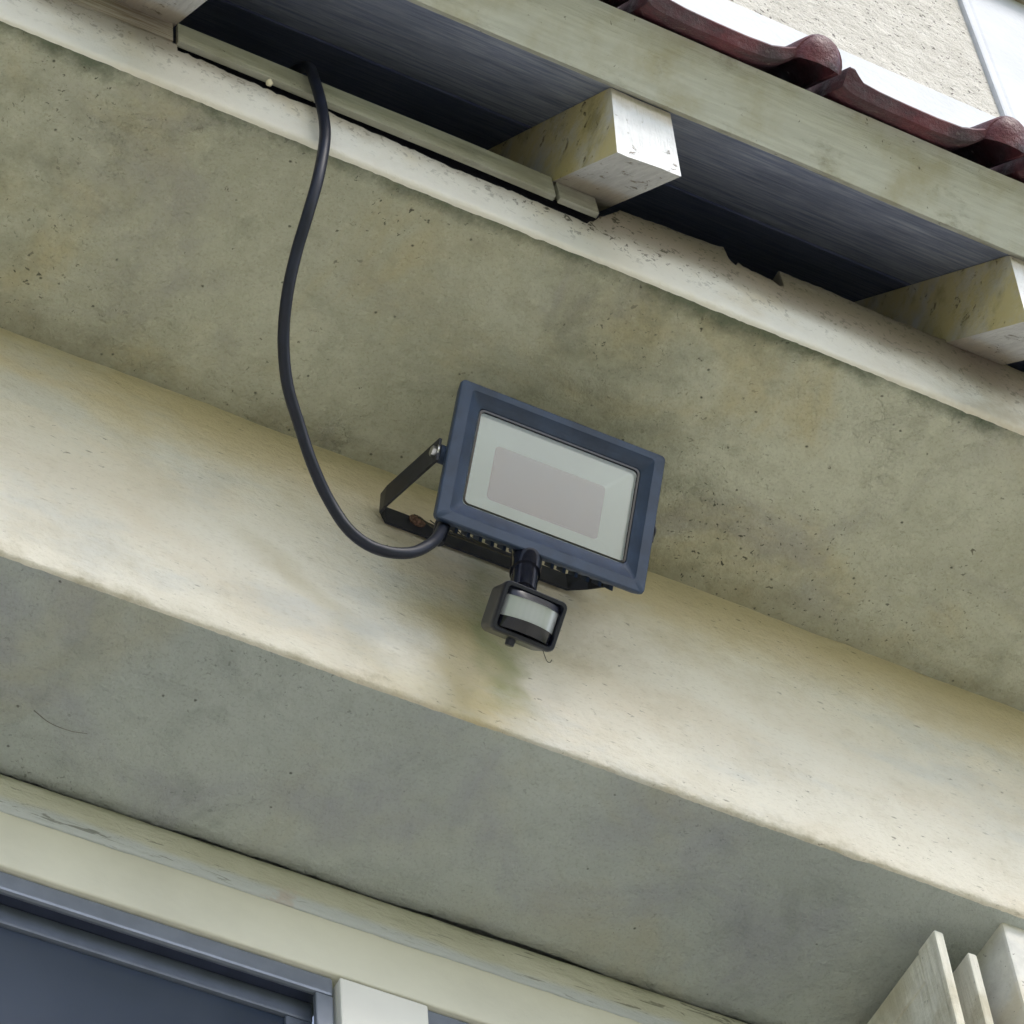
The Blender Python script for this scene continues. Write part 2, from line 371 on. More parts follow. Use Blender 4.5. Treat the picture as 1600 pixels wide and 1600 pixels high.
def box_bm(lo, hi, bev=0.0, seg=2, jit=0.0, cuts=0):
    bm = bmesh.new(); bmesh.ops.create_cube(bm, size=1)
    for v in bm.verts:
        v.co = Vector((lo[i] + (hi[i]-lo[i])*(v.co[i]+.5) for i in range(3)))
    if bev: bmesh.ops.bevel(bm, geom=bm.edges[:], offset=bev, segments=seg, profile=.6, affect='EDGES')
    if jit:
        for v in bm.verts: v.co += noise.noise_vector(v.co*17)*jit
    return bm
def box(name, lo, hi, mat, parent, org=(0,0,0), bev=.002, jit=0.0):
    return link(name, bm_mesh(name, box_bm(lo, hi, bev, 2, jit), org), mat, parent)
def prism(poly, x0, x1, bev=0.0, jit=0.0, cutsx=1):
    # poly in (y,z), extruded along x
    bm = bmesh.new(); n = len(poly); rows = []
    for k in range(cutsx+1):
        x = x0 + (x1-x0)*k/cutsx; rows.append([bm.verts.new((x, y, z)) for y, z in poly])
    for a, b in zip(rows, rows[1:]):
        for i in range(n): bm.faces.new((a[i], a[(i+1)%n], b[(i+1)%n], b[i]))
    bm.faces.new(rows[0][::-1]); bm.faces.new(rows[-1])
    if bev: bmesh.ops.bevel(bm, geom=[e for e in bm.edges if e.calc_face_angle(0) > .3], offset=bev, segments=2, profile=.6, affect='EDGES')
    if jit:
        for v in bm.verts: v.co += noise.noise_vector(v.co*14)*jit
    return bm

def xcols(fine=.010, a=-.15, b=2.35, lo=-2.5, hi=4.8):
    xs = [lo, lo*.6+a*.4, a-.35]; n = int((b-a)/fine)
    xs += [a + (b-a)*i/n for i in range(n+1)]
    return xs + [b+.35, hi*.5+b*.5, hi]
def profile(pts, step=.010, rad=.007, arcs=4):
    # dense (y,z,edge) polyline with rounded corners
    out = []
    P = [Vector(p) for p in pts]
    cur = P[0]
    for i in range(1, len(P)):
        end = P[i]; d = (end-cur)
        last = i == len(P)-1
        tgt = end if last else end - (end-P[i-1]).normalized()*rad
        L = (tgt-cur).length; k = max(1, int(L/step))
        for j in range(k+ (1 if last else 0)): 
            q = cur.lerp(tgt, j/k); out.append((q.x, q.y, 0))
        if not last:
            nd = (P[i+1]-end).normalized(); nxt = end + nd*rad
            for j in range(arcs):
                t = j/arcs; q = (tgt.lerp(end, t)).lerp(end.lerp(nxt, t), t); out.append((q.x, q.y, 1))
            cur = nxt
    return out
def sweep(prof_of_x, xs, amp, chip, org, seed=0.0, matof=None):
    verts, faces = [], []; n = None
    for x in xs:
        pr = prof_of_x(x); n = len(pr)
        for i, (y, z, e) in enumerate(pr):
            a = pr[max(0, i-1)]; b = pr[min(n-1, i+1)]
            t = Vector((b[0]-a[0], b[1]-a[1])); t.normalize() if t.length else None
            ny, nz = t.y, -t.x
            p = Vector((x+seed, y, z))
            h = amp*(noise.noise(p*6)*.9 + noise.noise(p*17)*.6 + noise.noise(p*42)*.32)
            if e:
                c = noise.noise(Vector((x*24+seed, 3, seed))) + .6*noise.noise(Vector((x*75, seed, 5)))
                h += chip*(.5*noise.noise(Vector((x*60, seed, 1))) + .6*noise.noise(Vector((x*190, seed, 4))) - max(0, c-.30)*1.6)
            verts.append((x, y + ny*h, z + nz*h))
    for i in range(len(xs)-1):
        for j in range(n-1):
            a = i*n+j; faces.append((a, a+1, a+n+1, a+n))
    return verts, faces

# ------------------------------------------------------------------ ground
me = mesh_from('ground', [(-400,-400,0),(400,-400,0),(400,400,0),(-400,400,0)], [(0,1,2,3)])
tag(link('ground', me, mat_ground()), kind='structure')
me = mesh_from('pavement', [(-9,-4,.004),(12,-4,.004),(12,2.15,.004),(-9,2.15,.004)], [(0,1,2,3)])
tag(link('pavement', me, mat_paving()), kind='structure')

# ------------------------------------------------------------------ house
HO = (0, 0, 0)
house = empty('house', HO, 'old cream plastered house seen from below, with red tiled eave over stepped beams', 'house')

# beam: underside, face
prof = profile([(Y0-.02, Z1), (Y1, Z1), (Y1, Z2+.05), (2.24, Z2+.05)], .011, .006)
def beamprof(x):
    g = noise.noise(Vector((x*4.3, 2, 7)))*.0045 + noise.noise(Vector((x*38, 5, 7)))*.0022 + noise.noise(Vector((x*110, 5, 1)))*.0010 + .0006
    g = max(-.003, g)
    return [(Y0+.03, Z1+.03, 0), (Y0-g, Z1+.03, 0), (Y0-g, Z1, 0)] + prof
v, f = sweep(beamprof, xcols(.005), .0016, .0026, HO, 0.0)
me = mesh_from('beam', v, f)
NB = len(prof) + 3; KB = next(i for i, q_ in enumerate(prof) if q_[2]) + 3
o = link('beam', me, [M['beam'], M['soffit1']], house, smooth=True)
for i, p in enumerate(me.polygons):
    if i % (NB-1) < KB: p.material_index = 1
tag(o, 'deep cream rendered beam carrying the floodlight, yellowed along its top with overhang shade painted in')

# overhang slab with white edge strip
TEAR = ((1.297, 1.367, 4.889),)
def topz(x):
    j = .0022*noise.noise(Vector((x*55, 1, 1))) + .0035*noise.noise(Vector((x*14, 2, 5))) + .0042*noise.noise(Vector((x*130, 2, 5)))
    if x < .638: return 4.861 + j*.3
    if x < 1.115: return 4.847 - .006*(x-.638)/.48 + j
    base = 4.912 + .012*min(1, max(0, (x-1.17)/.12))
    if x > 1.30: base = 4.926 - .004*(x-1.3)/.2
    if x < 1.165: base = 4.841 + (base-4.841)*(x-1.115)/.05
    if 1.297 < x < 1.367: base = 4.890 - .005*(x-1.297)/.07 + 2.2*j + .004*noise.noise(Vector((x*90, 7, 3)))
    return base + j*.8
def slabprof(x):
    zt = topz(x); lean = max(0, zt-4.86)*.10
    pts = [(2.02, Z2), (Y2, Z2), (Y2 + lean, zt), (Y2+.05, zt+.001)]
    lo = profile([(2.02, Z2), (Y2, Z2), (Y2, Z2+.03)], .011, .006)
    out = list(lo)
    for k in range(1, 9): 
        t = k/8; z = Z2+.03 + (zt-.003-Z2-.03)*t; out.append((Y2 + lean*t*t, z, 0))
    out += [(Y2+lean+.002, zt-.0008, 0), (Y2+lean+.006, zt, 0), (Y2+.05, zt+.002, 0), (2.02, zt+.002, 0)]
    return out
xs = xcols(.005)
xs = sorted(set(xs) | {1.2965, 1.2975, 1.3665, 1.3675, .6375, .6385})
v, f = sweep(slabprof, xs, .0024, .0028, HO, 11.3)
me = mesh_from('overhang_slab', v, f)
o = link('overhang_slab', me, [M['fascia'], M['soffit2']], house, smooth=True)
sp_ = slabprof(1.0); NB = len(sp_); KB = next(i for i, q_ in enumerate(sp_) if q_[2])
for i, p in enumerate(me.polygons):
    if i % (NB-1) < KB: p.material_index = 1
tag(o, 'overhanging slab with mossy olive underside and narrow white edge strip')

# wall above the window: ragged top edge leaves a crack under the beam
def wallprof(x):
    gap = .0015
    zt = Z1 - gap
    out = [(Y0+.06, 4.318, 0), (Y0, 4.318, 0)]
    for k in range(1, 9): out.append((Y0, 4.318 + (zt-.001-4.318)*k/8, 0))
    out += [(Y0+.0015, zt, 0), (Y0+.05, zt, 0)]
    return out
v, f = sweep(wallprof, xcols(.009), .0008, 0, HO, 5.0)
link('wall', mesh_from('wall', v, f), M['strip'], house, smooth=True)
box('crack_backing', (-2.5, Y0+.03, 4.24), (4.8, Y0+.06, Z1+.03), M['dark'], house, bev=0)
lp = profile([(Y0+.05, 4.236), (Y0-.0025, 4.236), (Y0-.0025, 4.316), (Y0+.02, 4.3185)], .012, .003, 3)
v, f = sweep(lambda x: lp, xcols(.012), .0007, .0012, HO, 2.0)
link('lintel', mesh_from('lintel', v, f), M['cream'], house, smooth=True)
box('wall', (-2.5, Y0, 0), (4.8, Y0+.3, 3.02), M['cream'], house, bev=.004)
box('wall', (-2.5, Y0, 3.02), (-.62, Y0+.3, 4.2355), M['cream'], house, bev=.004)
o = box('pillar', (1.758, 1.920, 0), (2.9, Y0+.3, Z1+.004), M['pillar'], house, bev=.004, jit=.002)

# ---- windows
def window(x0, x1, label):
    zt, zb = 4.2345, 3.02
    wdw = link('window', bm_mesh('window', box_bm((x0, Y0+.003, 4.208), (x1, Y0+.011, zt), .0035)), M['alu'], house)
    tag(wdw, label)
    box('frame', (x0, Y0+.0035, zb), (x0+.0195, Y0+.011, 4.2078), M['alu'], wdw, bev=.002)
    box('frame', (x1-.0195, Y0+.0035, zb), (x1, Y0+.011, 4.2078), M['alu'], wdw, bev=.002)
    box('frame', (x0, Y0+.0035, zb-.04), (x1, Y0+.0235, zb-.0005), M['alu'], wdw, bev=.002)
    box('rebate_shade', (x0+.004, Y0+.0115, 4.2155), (x1-.004, Y0+.060, 4.2325), M['alushade'], wdw, bev=.001)
    a, b = x0+.012, x1-.012
    box('sash', (a, Y0+.0260, 4.187), (b, Y0+.040, 4.2150), M['sash'], wdw, bev=.003)
    box('sash', (a, Y0+.0265, zb), (a+.03, Y0+.0395, 4.1868), M['sash'], wdw, bev=.002)
    box('sash', (b-.03, Y0+.0265, zb), (b, Y0+.0395, 4.1868), M['sash'], wdw, bev=.002)
    box('pane', (a+.028, Y0+.0310, zb), (b-.028, Y0+.035, 4.190), M['pane'], wdw, bev=0)
window(-.60, 1.0785, 'wide window in a grey metal frame with dark blue glass')
window(1.182, 1.752, 'second window, right of the white post')
box('window_post', (1.0818, Y0-.006, 3.0), (1.1805, Y0+.03, 4.2290), M['panelwhite'], house, bev=.0025)

# ---- open shutters against the pillar
def shutter(x, y0, zt, label):
    th = .0058; y1 = 2.12; zb = 3.05
    s = link('shutter', bm_mesh('shutter', box_bm((x-th*.45, y0+.012, zb+.02), (x+th*.45, y1, zt-.012), .001, 1, .0006)), M['shutter'], house)
    tag(s, label)
    box('stile', (x-th, y0, zb), (x+th, y0+.034, zt), M['shutter'], s, bev=.0025, jit=.0012)
    box('stile', (x-th, y1-.02, zb), (x+th, y1+.016, zt), M['shutter'], s, bev=.0025, jit=.0012)
    box('rail', (x-th*.93, y0+.0345, zt-.045), (x+th*.93, y1-.0205, zt-.003), M['shutter'], s, bev=.0025, jit=.0012)
    box('rail', (x-th*.93, y0+.0345, zb+.003), (x+th*.93, y1-.0205, zb+.045), M['shutter'], s, bev=.0025, jit=.0012)
    for k in range(3):
        z = zt - .05 - .012
        box('slat', (x-th*.7, y0+.0345, z-.10-.12*k), (x-th*.46, y1-.0205, z-.12*k-.012), M['shutter'], s, bev=.001, jit=.0006)
shutter(1.686, 1.940, 4.352, 'front shutter leaf folded open, cream paint streaked with dirt')
shutter(1.728, 1.944, 4.340, 'rear shutter leaf beside the white pillar')

# ---- upper storey above the small roof
UW = 2.155
box('upper_wall', (-2.5, UW, 4.9), (4.8, UW+.3, 7.108), M['white'], house, bev=.004)
box('stucco_panel', (-2.5, UW+.010, 7.1085), (2.508, UW+.3, 9.5), M['stucco'], house, bev=.004)
o = box('corner_trim', (2.5085, UW+.002, 7.1085), (3.1, UW+.3, 9.5), M['white'], house, bev=.008)
box('trim_bead', (2.490, UW-.001, 7.109), (2.5082, UW+.02, 9.5), M['white'], house, bev=.005)
box('cornice', (-2.5, UW-.06, 7.715), (4.8, UW+.0095, 7.80), M['wood'], house, bev=.006)

# ---- eave roof
roof = link('roof', bm_mesh('roof', prism([slope(0, .03, .024)[1:], slope(0, .03, .078)[1:], slope(0, 1.06, .078)[1:], slope(0, 1.06, .024)[1:]], -2.5, 4.8)), M['dark'], house)
tag(roof, 'tiled eave roof on white rafters')
# lining boards, one by one up the slope
s0 = .0
for k in range(5):
    a = s0 + .004; b = s0 + (.243 if k < 4 else .09)
    bm = prism([slope(0, a, 0)[1:], slope(0, b-.004, 0)[1:], slope(0, b, .004)[1:], slope(0, b, .022)[1:], slope(0, a-.003, .022)[1:], slope(0, a-.003, .004)[1:]], -2.5, 4.8)
    link('lining_board', bm_mesh('lining_board', bm), M['board_out' if k == 0 else 'boards'], roof); s0 = b
# eave board square to the slope
def jitx(bm, amp, step):
    for vtx in bm.verts:
        p = vtx.co; vtx.co = p + Vector((0, noise.noise(Vector((p.x*5, p.y*30, 1))), noise.noise(Vector((p.x*5, p.z*30, 7)))))*amp
    return bm
bm = prism([slope(0, -.012, -.001)[1:], slope(0, -.012, .078)[1:], slope(0, .0, .078)[1:], slope(0, .0, -.001)[1:]], -2.5, 4.8, .0022, 0, 220)
o = link('eave_board', bm_mesh('eave_board', jitx(bm, .0016, 1)), M['eave'], roof)
# rafters
by, bz = 1.442, 4.774
rp = [(by, bz), (1.4355, EZ-.002), slope(0, .006, -.0015)[1:], slope(0, .95, -.0015)[1:], (by+.70*CQ/1.0, bz+.70*SQ)]
for k, x in enumerate((.0, .564, 1.083, 1.582, 2.10, 2.62)):
    bm = prism(rp, x, x+.0735, .0035, .0, 6)
    for vtx in bm.verts: vtx.co += noise.noise_vector(vtx.co*12)*.0022 + noise.noise_vector(vtx.co*60)*.0010
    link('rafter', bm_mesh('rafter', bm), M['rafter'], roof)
# planks and wall plate above the slab
for a, b, z0, z1, mt in ((-2.5, .6335, 4.864, 4.919, 'wood'), (.6395, 1.0795, 4.869, 4.914, 'plank'), (1.0850, 1.1320, 4.869, 4.908, 'plank')):
    o = link('plank', bm_mesh('plank', jitx(prism([(Y2-.001, z0), (Y2+.002, z1), (Y2+.008, z1), (Y2+.006, z0)], a, b, .0015, 0, max(1, int((b-a)/.03))), .0013, 1)), M[mt], house)
link('wall_plate', bm_mesh('wall_plate', prism([(Y2+.022, 4.80), (Y2+.022, 4.905), (Y2+.12, 4.905), (Y2+.12, 4.80)], -2.5, 4.8)), M['dark'], house)
# roof tiles: pan and roll, closed by a rounded end
def tile_mesh():
    cx, cz, r = .205, .020, .0295
    up = [(.001,.027), (.004,.032), (.010,.032), (.016,.027), (.024,.0215), (.045,.0195), (.08,.0185), (.12,.0185), (.15,.020), (.168,.025)]
    lo = [(.001,.006), (.004,.004), (.010,.002), (.016,.001), (.024,.0), (.045,-.001), (.08,-.001), (.12,-.001), (.15,.001), (.168,.007)]
    for k in range(0, 12):
        a = R_(165 - 15*k); up.append((cx + r*math.cos(a), cz + (r+.004)*math.sin(a)))
        lo.append((cx + .021*math.cos(a), max(.004, cz - .004 + .022*math.sin(a))))
    n = len(up)
    verts, faces = [], []
    S = (0, .004, .06, .34)
    for si, s in enumerate(S):
        sh = .0025 if si == 0 else 0
        for (x, t) in up: verts.append((x, s, t - sh))
        for (x, t) in lo: verts.append((x, s, t + sh))
    w2 = 2*n
    for si in range(len(S)-1):
        for i in range(n-1):
            a = si*w2+i; faces.append((a, a+w2, a+w2+1, a+1))
            a = si*w2+n+i; faces.append((a, a+1, a+w2+1, a+w2))
        faces.append((si*w2, si*w2+n, (si+1)*w2+n, (si+1)*w2)); e = n-1
        faces.append((si*w2+e, (si+1)*w2+e, (si+1)*w2+n+e, si*w2+n+e))
    for i in range(n-1): faces.append((i, i+1, n+i+1, n+i))
    # dome that closes the roll
    base = len(verts); rings = 5; seg = 14
    for j in range(rings):
        ph = (j/rings)*math.pi/2
        for k in range(seg+1):
            a = math.pi*(1 - k/seg)*1.0
            verts.append((cx + .0285*math.cos(ph)*math.cos(a), .004 - .016*math.sin(ph), cz - .004 + .037*math.cos(ph)*math.sin(a) ))
    verts.append((cx, -.012, cz-.004)); tip = len(verts)-1
    for j in range(rings-1):
        for k in range(seg):
            a = base + j*(seg+1)+k; faces.append((a, a+1, a+seg+2, a+seg+1))
    for k in range(seg): a = base+(rings-1)*(seg+1)+k; faces.append((a, a+1, tip))
    W = [slope(x, s - .035, t + .0815) for x, s, t in verts]
    me = bpy.data.meshes.new('roof_tile'); me.from_pydata(W, [], faces); me.update()
    bm = bmesh.new(); bm.from_mesh(me); bmesh.ops.recalc_face_normals(bm, faces=bm.faces); bm.to_mesh(me); bm.free()
    me.materials.append(M['tile']); me.polygons.foreach_set('use_smooth', [True]*len(me.polygons))
    me.set_sharp_from_angle(angle=R_(40))
    return me
tm = tile_mesh()
PIT = .238
for k in range(-6, 8):
    o = bpy.data.objects.new('roof_tile', tm); COL.objects.link(o); o.parent = roof
    d = random.uniform(-.004, .004)
    o.location = (1.288 - .205 + PIT*k, d*CQ, d*SQ + random.uniform(0, .002))

# ------------------------------------------------------------------ floodlight
T = R_(28.8); LC = Vector((1.1515, 1.750, 4.6122))
LU = Vector((1, 0, 0)); LV = Vector((0, -math.sin(T), math.cos(T))); LN = Vector((0, -math.cos(T), -math.sin(T)))
FO = (1.145, Y1, 4.686)
lamp = empty('floodlight', FO, 'blue-grey floodlight with motion sensor, tilted down on the rendered beam', 'floodlight')
def L(u, v_, w_): return tuple(LC + LU*u + LV*v_ + LN*w_)
def rr(hw, hh, r, cu=0, cv=0, seg=5):
    out = []
    for qx, qy, a0 in ((1,1,0), (-1,1,90), (-1,-1,180), (1,-1,270)):
        for k in range(seg+1):
            a = R_(a0 + 90*k/seg); out.append((cu + qx*(hw-r) + r*math.cos(a), cv + qy*(hh-r) + r*math.sin(a)))
    return out
def loft(name, loops, mat, parent, cap0=False, cap1=False, smooth=True, sharp=35, fn=L, org=FO):
    verts, faces = [], []; n = len(loops[0][0])
    for pts, w_ in loops: verts += [fn(u, v_, w_) for u, v_ in pts]
    for i in range(len(loops)-1):
        for j in range(n):
            a = i*n+j; b = i*n+(j+1)%n; faces.append((a, b, b+n, a+n))
    if cap0: faces.append(tuple(range(n))[::-1])
    if cap1: faces.append(tuple(range((len(loops)-1)*n, len(loops)*n)))
    bm = bmesh.new(); me = mesh_from(name, verts, faces, org); bm.from_mesh(me); bmesh.ops.recalc_face_normals(bm, faces=bm.faces); bm.to_mesh(me); bm.free()
    o = link(name, me, mat, parent, smooth=smooth)
    if smooth: me.set_sharp_from_angle(angle=R_(sharp))
    return o
OU, OV = .0033, .0055                       # centre of the opening
OW, OH = .0963, .0586
loft('front_frame', [(rr(.1150,.0760,.006), -.0165), (rr(.1195,.0800,.006), -.0140), (rr(.1217,.0842,.0055), -.004), (rr(.1213,.0838,.0055), -.0010), (rr(.1200,.0825,.005), 0),
     (rr(.1085,.0735,.004, .0006, .0018), .0), (rr(.1075,.0728,.004, .0008, .002), -.0012), (rr(OW+.0012, OH+.0012, .0062, OU, OV), -.0090), (rr(OW, OH, .006, OU, OV), -.0098), (rr(OW-.001, OH-.001, .006, OU, OV), -.016)], M['lampcase'], lamp)
loft('gasket', [(rr(OW-.0008, OH-.0008, .006, OU, OV), -.0105), (rr(OW-.0032, OH-.0032, .005, OU, OV), -.0104), (rr(OW-.0034, OH-.0034, .005, OU, OV), -.0125)], M['gloss'], lamp)
loft('glass', [(rr(OW-.0012, OH-.0012, .005, OU, OV), -.0120), (rr(OW-.0012, OH-.0012, .005, OU, OV), -.0150)], M['lampglass'], lamp, cap0=True, cap1=True, smooth=False)
RU, RV = .0065, .0090
loft('reflector', [(rr(OW-.001, OH-.001, .006, OU, OV), -.0155), (rr(.0655, .0325, .005, RU, RV), -.0330)], M['reflector'], lamp, sharp=20)
loft('led_panel', [(rr(.0655, .0325, .005, RU, RV), -.0331), (rr(.0640, .0310, .005, RU, RV), -.0322)], M['led'], lamp, cap1=True, sharp=20)
hous = loft('housing', [(rr(.114, .0760, .006), -.0160), (rr(.106, .0670, .008), -.036), (rr(.100, .064, .008), -.044)], M['lampcase'], lamp, cap0=False, cap1=True)
for k in range(15):
    u = -.098 + .014*k
    bm = bmesh.new()
    pts = [L(u+du, vv, ww) for du in (-.0018, .0018) for vv, ww in ((-.0742, -.0345), (.072, -.0345), (.064, -.054), (-.062, -.054))]
    vs = [bm.verts.new(p) for p in pts]
    for fc in ((0,1,2,3), (7,6,5,4), (0,4,5,1), (1,5,6,2), (2,6,7,3), (3,7,4,0)): bm.faces.new([vs[i] for i in fc])
    link('fin', bm_mesh('fin', bm, FO), M['lampcase'], hous)
# bracket: a strap bent into a U, bolted to the beam
PIV = LC + LN*(-.021)                        # pivot axis
def strap(path, wdir, hw, th, nd):
    # path: list of points; wdir: strap width direction per point; nd: thickness direction per point
    bm = bmesh.new(); rows = []
    for p, wd, n_ in zip(path, wdir, nd):
        p, wd, n_ = Vector(p), Vector(wd), Vector(n_)
        rows.append([bm.verts.new(p + wd*a*hw + n_*b*th/2) for a, b in ((-1,-1),(1,-1),(1,1),(-1,1))])
    for a, b in zip(rows, rows[1:]):
        for i in range(4): bm.faces.new((a[i], a[(i+1)%4], b[(i+1)%4], b[i]))
    bm.faces.new(rows[0][::-1]); bm.faces.new(rows[-1])
    bmesh.ops.bevel(bm, geom=[e for e in bm.edges if e.calc_face_angle(0) > .5], offset=.0008, segments=1, affect='EDGES')
    return bm
AXL, AXR = 1.0255, 1.2775
zb_ = 4.678
arm = Vector((0, PIV.y - (Y1-.004), PIV.z - zb_)).normalized(); armw = Vector((0, -arm.z, arm.y))
if armw.z < 0: armw = -armw
Z = Vector((0,0,1)); yb = Y1 - .0042
pe = PIV + arm*.0075
path = [(AXL-.001, pe.y, pe.z), (AXL-.010, yb-.030, zb_-.030*abs(arm.z/arm.y)), (AXL-.008, yb-.012, zb_-.002), (AXL+.003, yb, zb_), (AXR-.030, yb, zb_), (AXR-.010, yb-.014, zb_-.003), (AXR, yb-.034, zb_-.034*abs(arm.z/arm.y)), (AXR, pe.y, pe.z)]
wd = [armw, armw, (armw+Z).normalized(), Z, Z, (armw+Z).normalized(), armw, armw]
nd = [(1,0,0), (1,0,0), Vector((.8,.6,0)), (0,1,0), (0,1,0), Vector((-.8,.6,0)), (-1,0,0), (-1,0,0)]
link('bracket', bm_mesh('bracket', strap(path, wd, .0138, .003, nd), FO), M['bracket'], lamp)
def cyl(name, p0, p1, r, mat, parent, org, seg=16, r1=None, bev=.0):
    p0, p1 = Vector(p0), Vector(p1); d = p1-p0
    bm = bmesh.new(); bmesh.ops.create_cone(bm, cap_ends=True, segments=seg, radius1=r, radius2=r if r1 is None else r1, depth=d.length)
    if bev: bmesh.ops.bevel(bm, geom=[e for e in bm.edges if e.calc_face_angle(0) > .9], offset=bev, segments=2, affect='EDGES')
    bmesh.ops.transform(bm, matrix=Matrix.Translation((p0+p1)/2) @ d.to_track_quat('Z','Y').to_matrix().to_4x4(), verts=bm.verts)
    me = bm_mesh(name, bm, org); o = link(name, me, mat, parent, smooth=True); me.set_sharp_from_angle(angle=R_(40)); return o
for sx, ax in ((-1, AXL), (1, AXR)):
    b = cyl('pivot_bolt', (ax + sx*.0015, PIV.y, PIV.z), (ax + (-.007 if sx < 0 else .003), PIV.y, PIV.z), .0062, M['steel' if sx < 0 else 'bracket'], lamp, FO, 6, bev=.0006)
    cyl('washer', (ax + sx*.0012, PIV.y, PIV.z), (ax + sx*.0026, PIV.y, PIV.z), .009, M['steel' if sx < 0 else 'bracket'], b, FO, 18)
    cyl('pivot_boss', (ax - sx*.0012, PIV.y, PIV.z), (ax - sx*.012, PIV.y, PIV.z), .010, M['lampcase'], lamp, FO, 18)
sx_, sz_ = 1.0665, 4.686
scw = cyl('mounting_screw', (sx_, yb-.001, sz_), (sx_, yb-.0065, sz_), .0068, M['rust'], lamp, FO, 14, .0045, .0008)
cyl('washer', (sx_, yb-.0012, sz_), (sx_, yb-.0030, sz_), .0098, M['rust'], scw, FO, 18)
cyl('cable_gland', L(-.098, -.066, -.040), L(-.101, -.092, -.036), .0085, M['rubber'], lamp, FO, 14, .0072, .001)

# motion sensor
ST = R_(47); SA = R_(2.5)
SU = Vector((math.cos(SA), math.sin(SA), 0)); SH = Vector((math.sin(SA), -math.cos(SA), 0))
SV = Vector((0,0,1))*math.cos(ST) + SH*math.sin(ST); SN = SH*math.cos(ST) - Vector((0,0,1))*math.sin(ST)
SC = Vector((1.1300, 1.790, 4.4215))
def S(u, v_, w_): return tuple(SC + SU*u + SV*v_ + SN*w_)
sens = loft('motion_sensor', [(rr(.0290,.0190,.008), -.044), (rr(.0345,.0245,.008), -.038), (rr(.0358,.0262,.007), -.010), (rr(.0362,.0268,.007), -.0085), (rr(.0362,.0268,.007), -.002), (rr(.0350,.0256,.006), 0),
      (rr(.0318,.0224,.004), 0), (rr(.0310,.0216,.004), -.0015), (rr(.0305,.0211,.004), -.006)], M['plastic'], lamp, cap0=True, cap1=True, fn=S)
tag(sens, 'small black motion sensor with a silver lens below the lamp')
def barrel(name, v0, v1, hu, bulge, mat, base=-.005, v_in=0.0, rows=1, dome=0.0):
    # strip bowed about the sensor's upright axis; ends curve back into the case
    verts, faces = [], []; n = 20
    for r in range(rows+1):
        t = r/rows; vv = v0 + (v1-v0)*t
        for k in range(n+1):
            u = -hu + 2*hu*k/n; a = 1 - (u/hu)**2
            verts.append(S(u, vv, base + (bulge - dome*t)*a**.8))
    for r in range(rows):
        for k in range(n): a = r*(n+1)+k; faces.append((a, a+1, a+n+2, a+n+1))
    b0 = len(verts)                        # floor edges close the piece
    for r in (0, rows):
        for k in range(n+1):
            u = -hu + 2*hu*k/n; verts.append(S(u, v0 if r == 0 else v1, base-.004))
    for k in range(n):
        faces.append((k, b0+k, b0+k+1, k+1)); a = rows*(n+1)+k; b = b0+n+1+k; faces.append((a, a+1, b+1, b))
    bm = bmesh.new(); me = mesh_from(name, verts, faces, FO); bm.from_mesh(me); bmesh.ops.recalc_face_normals(bm, faces=bm.faces); bm.to_mesh(me); bm.free()
    o = link(name, me, mat, sens, smooth=True); me.set_sharp_from_angle(angle=R_(35)); return o
barrel('lens', -.0090, .0132, .0300, .0150, M['lens'])
barrel('chin', -.0090, -.0205, .0302, .0185, M['gloss'], rows=5, dome=.006)
barrel('brow', .0132, .0205, .0302, .0170, M['plastic'], rows=4, dome=.010)
cyl('adjustment_knob', S(-.006, -.026, -.016), S(-.006, -.0335, -.016), .0052, M['plastic'], sens, FO, 14, .0048, .0006)
nk0 = Vector(L(-.004, -.066, -.030)); nk1 = Vector(S(-.006, .022, -.026))
neck = cyl('neck', nk0, nk0.lerp(nk1, .55), .0165, M['gloss'], lamp, FO, 20, .0160, .001)
cyl('joint', nk0.lerp(nk1, .42), nk1, .0142, M['gloss'], neck, FO, 20, .0140, .002)

# ------------------------------------------------------------------ power cable
CP = [(.784,1.66,5.035), (.7885,1.600,4.985), (.7905,1.566,4.940), (.7895,1.5505,4.885), (.7952,1.547,4.822), (.7975,1.5475,4.762), (.7950,1.560,4.701), (.7936,1.585,4.6603), (.7943,1.615,4.6315), (.7977,1.645,4.5989), (.8092,1.68,4.5734), (.8268,1.71,4.5446),
      (.8512,1.735,4.5192), (.8739,1.755,4.4918), (.9003,1.775,4.4723), (.9281,1.785,4.4461), (.9605,1.79,4.4404), (.9965,1.79,4.4544), (1.0241,1.790,4.4890), (1.0435,1.803,4.540), L(-.0985, -.070, -.0385)]
def catmull(P, k=6):
    P = [Vector(p) for p in P]; P = [P[0]*2-P[1]] + P + [P[-1]*2-P[-2]]; out = []
    for i in range(1, len(P)-2):
        a, b, c, d = P[i-1:i+3]
        for j in range(k):
            t = j/k; out.append(.5*((2*b) + (c-a)*t + (2*a-5*b+4*c-d)*t*t + (3*b-a-3*c+d)*t**3))
    return out + [P[-2]]
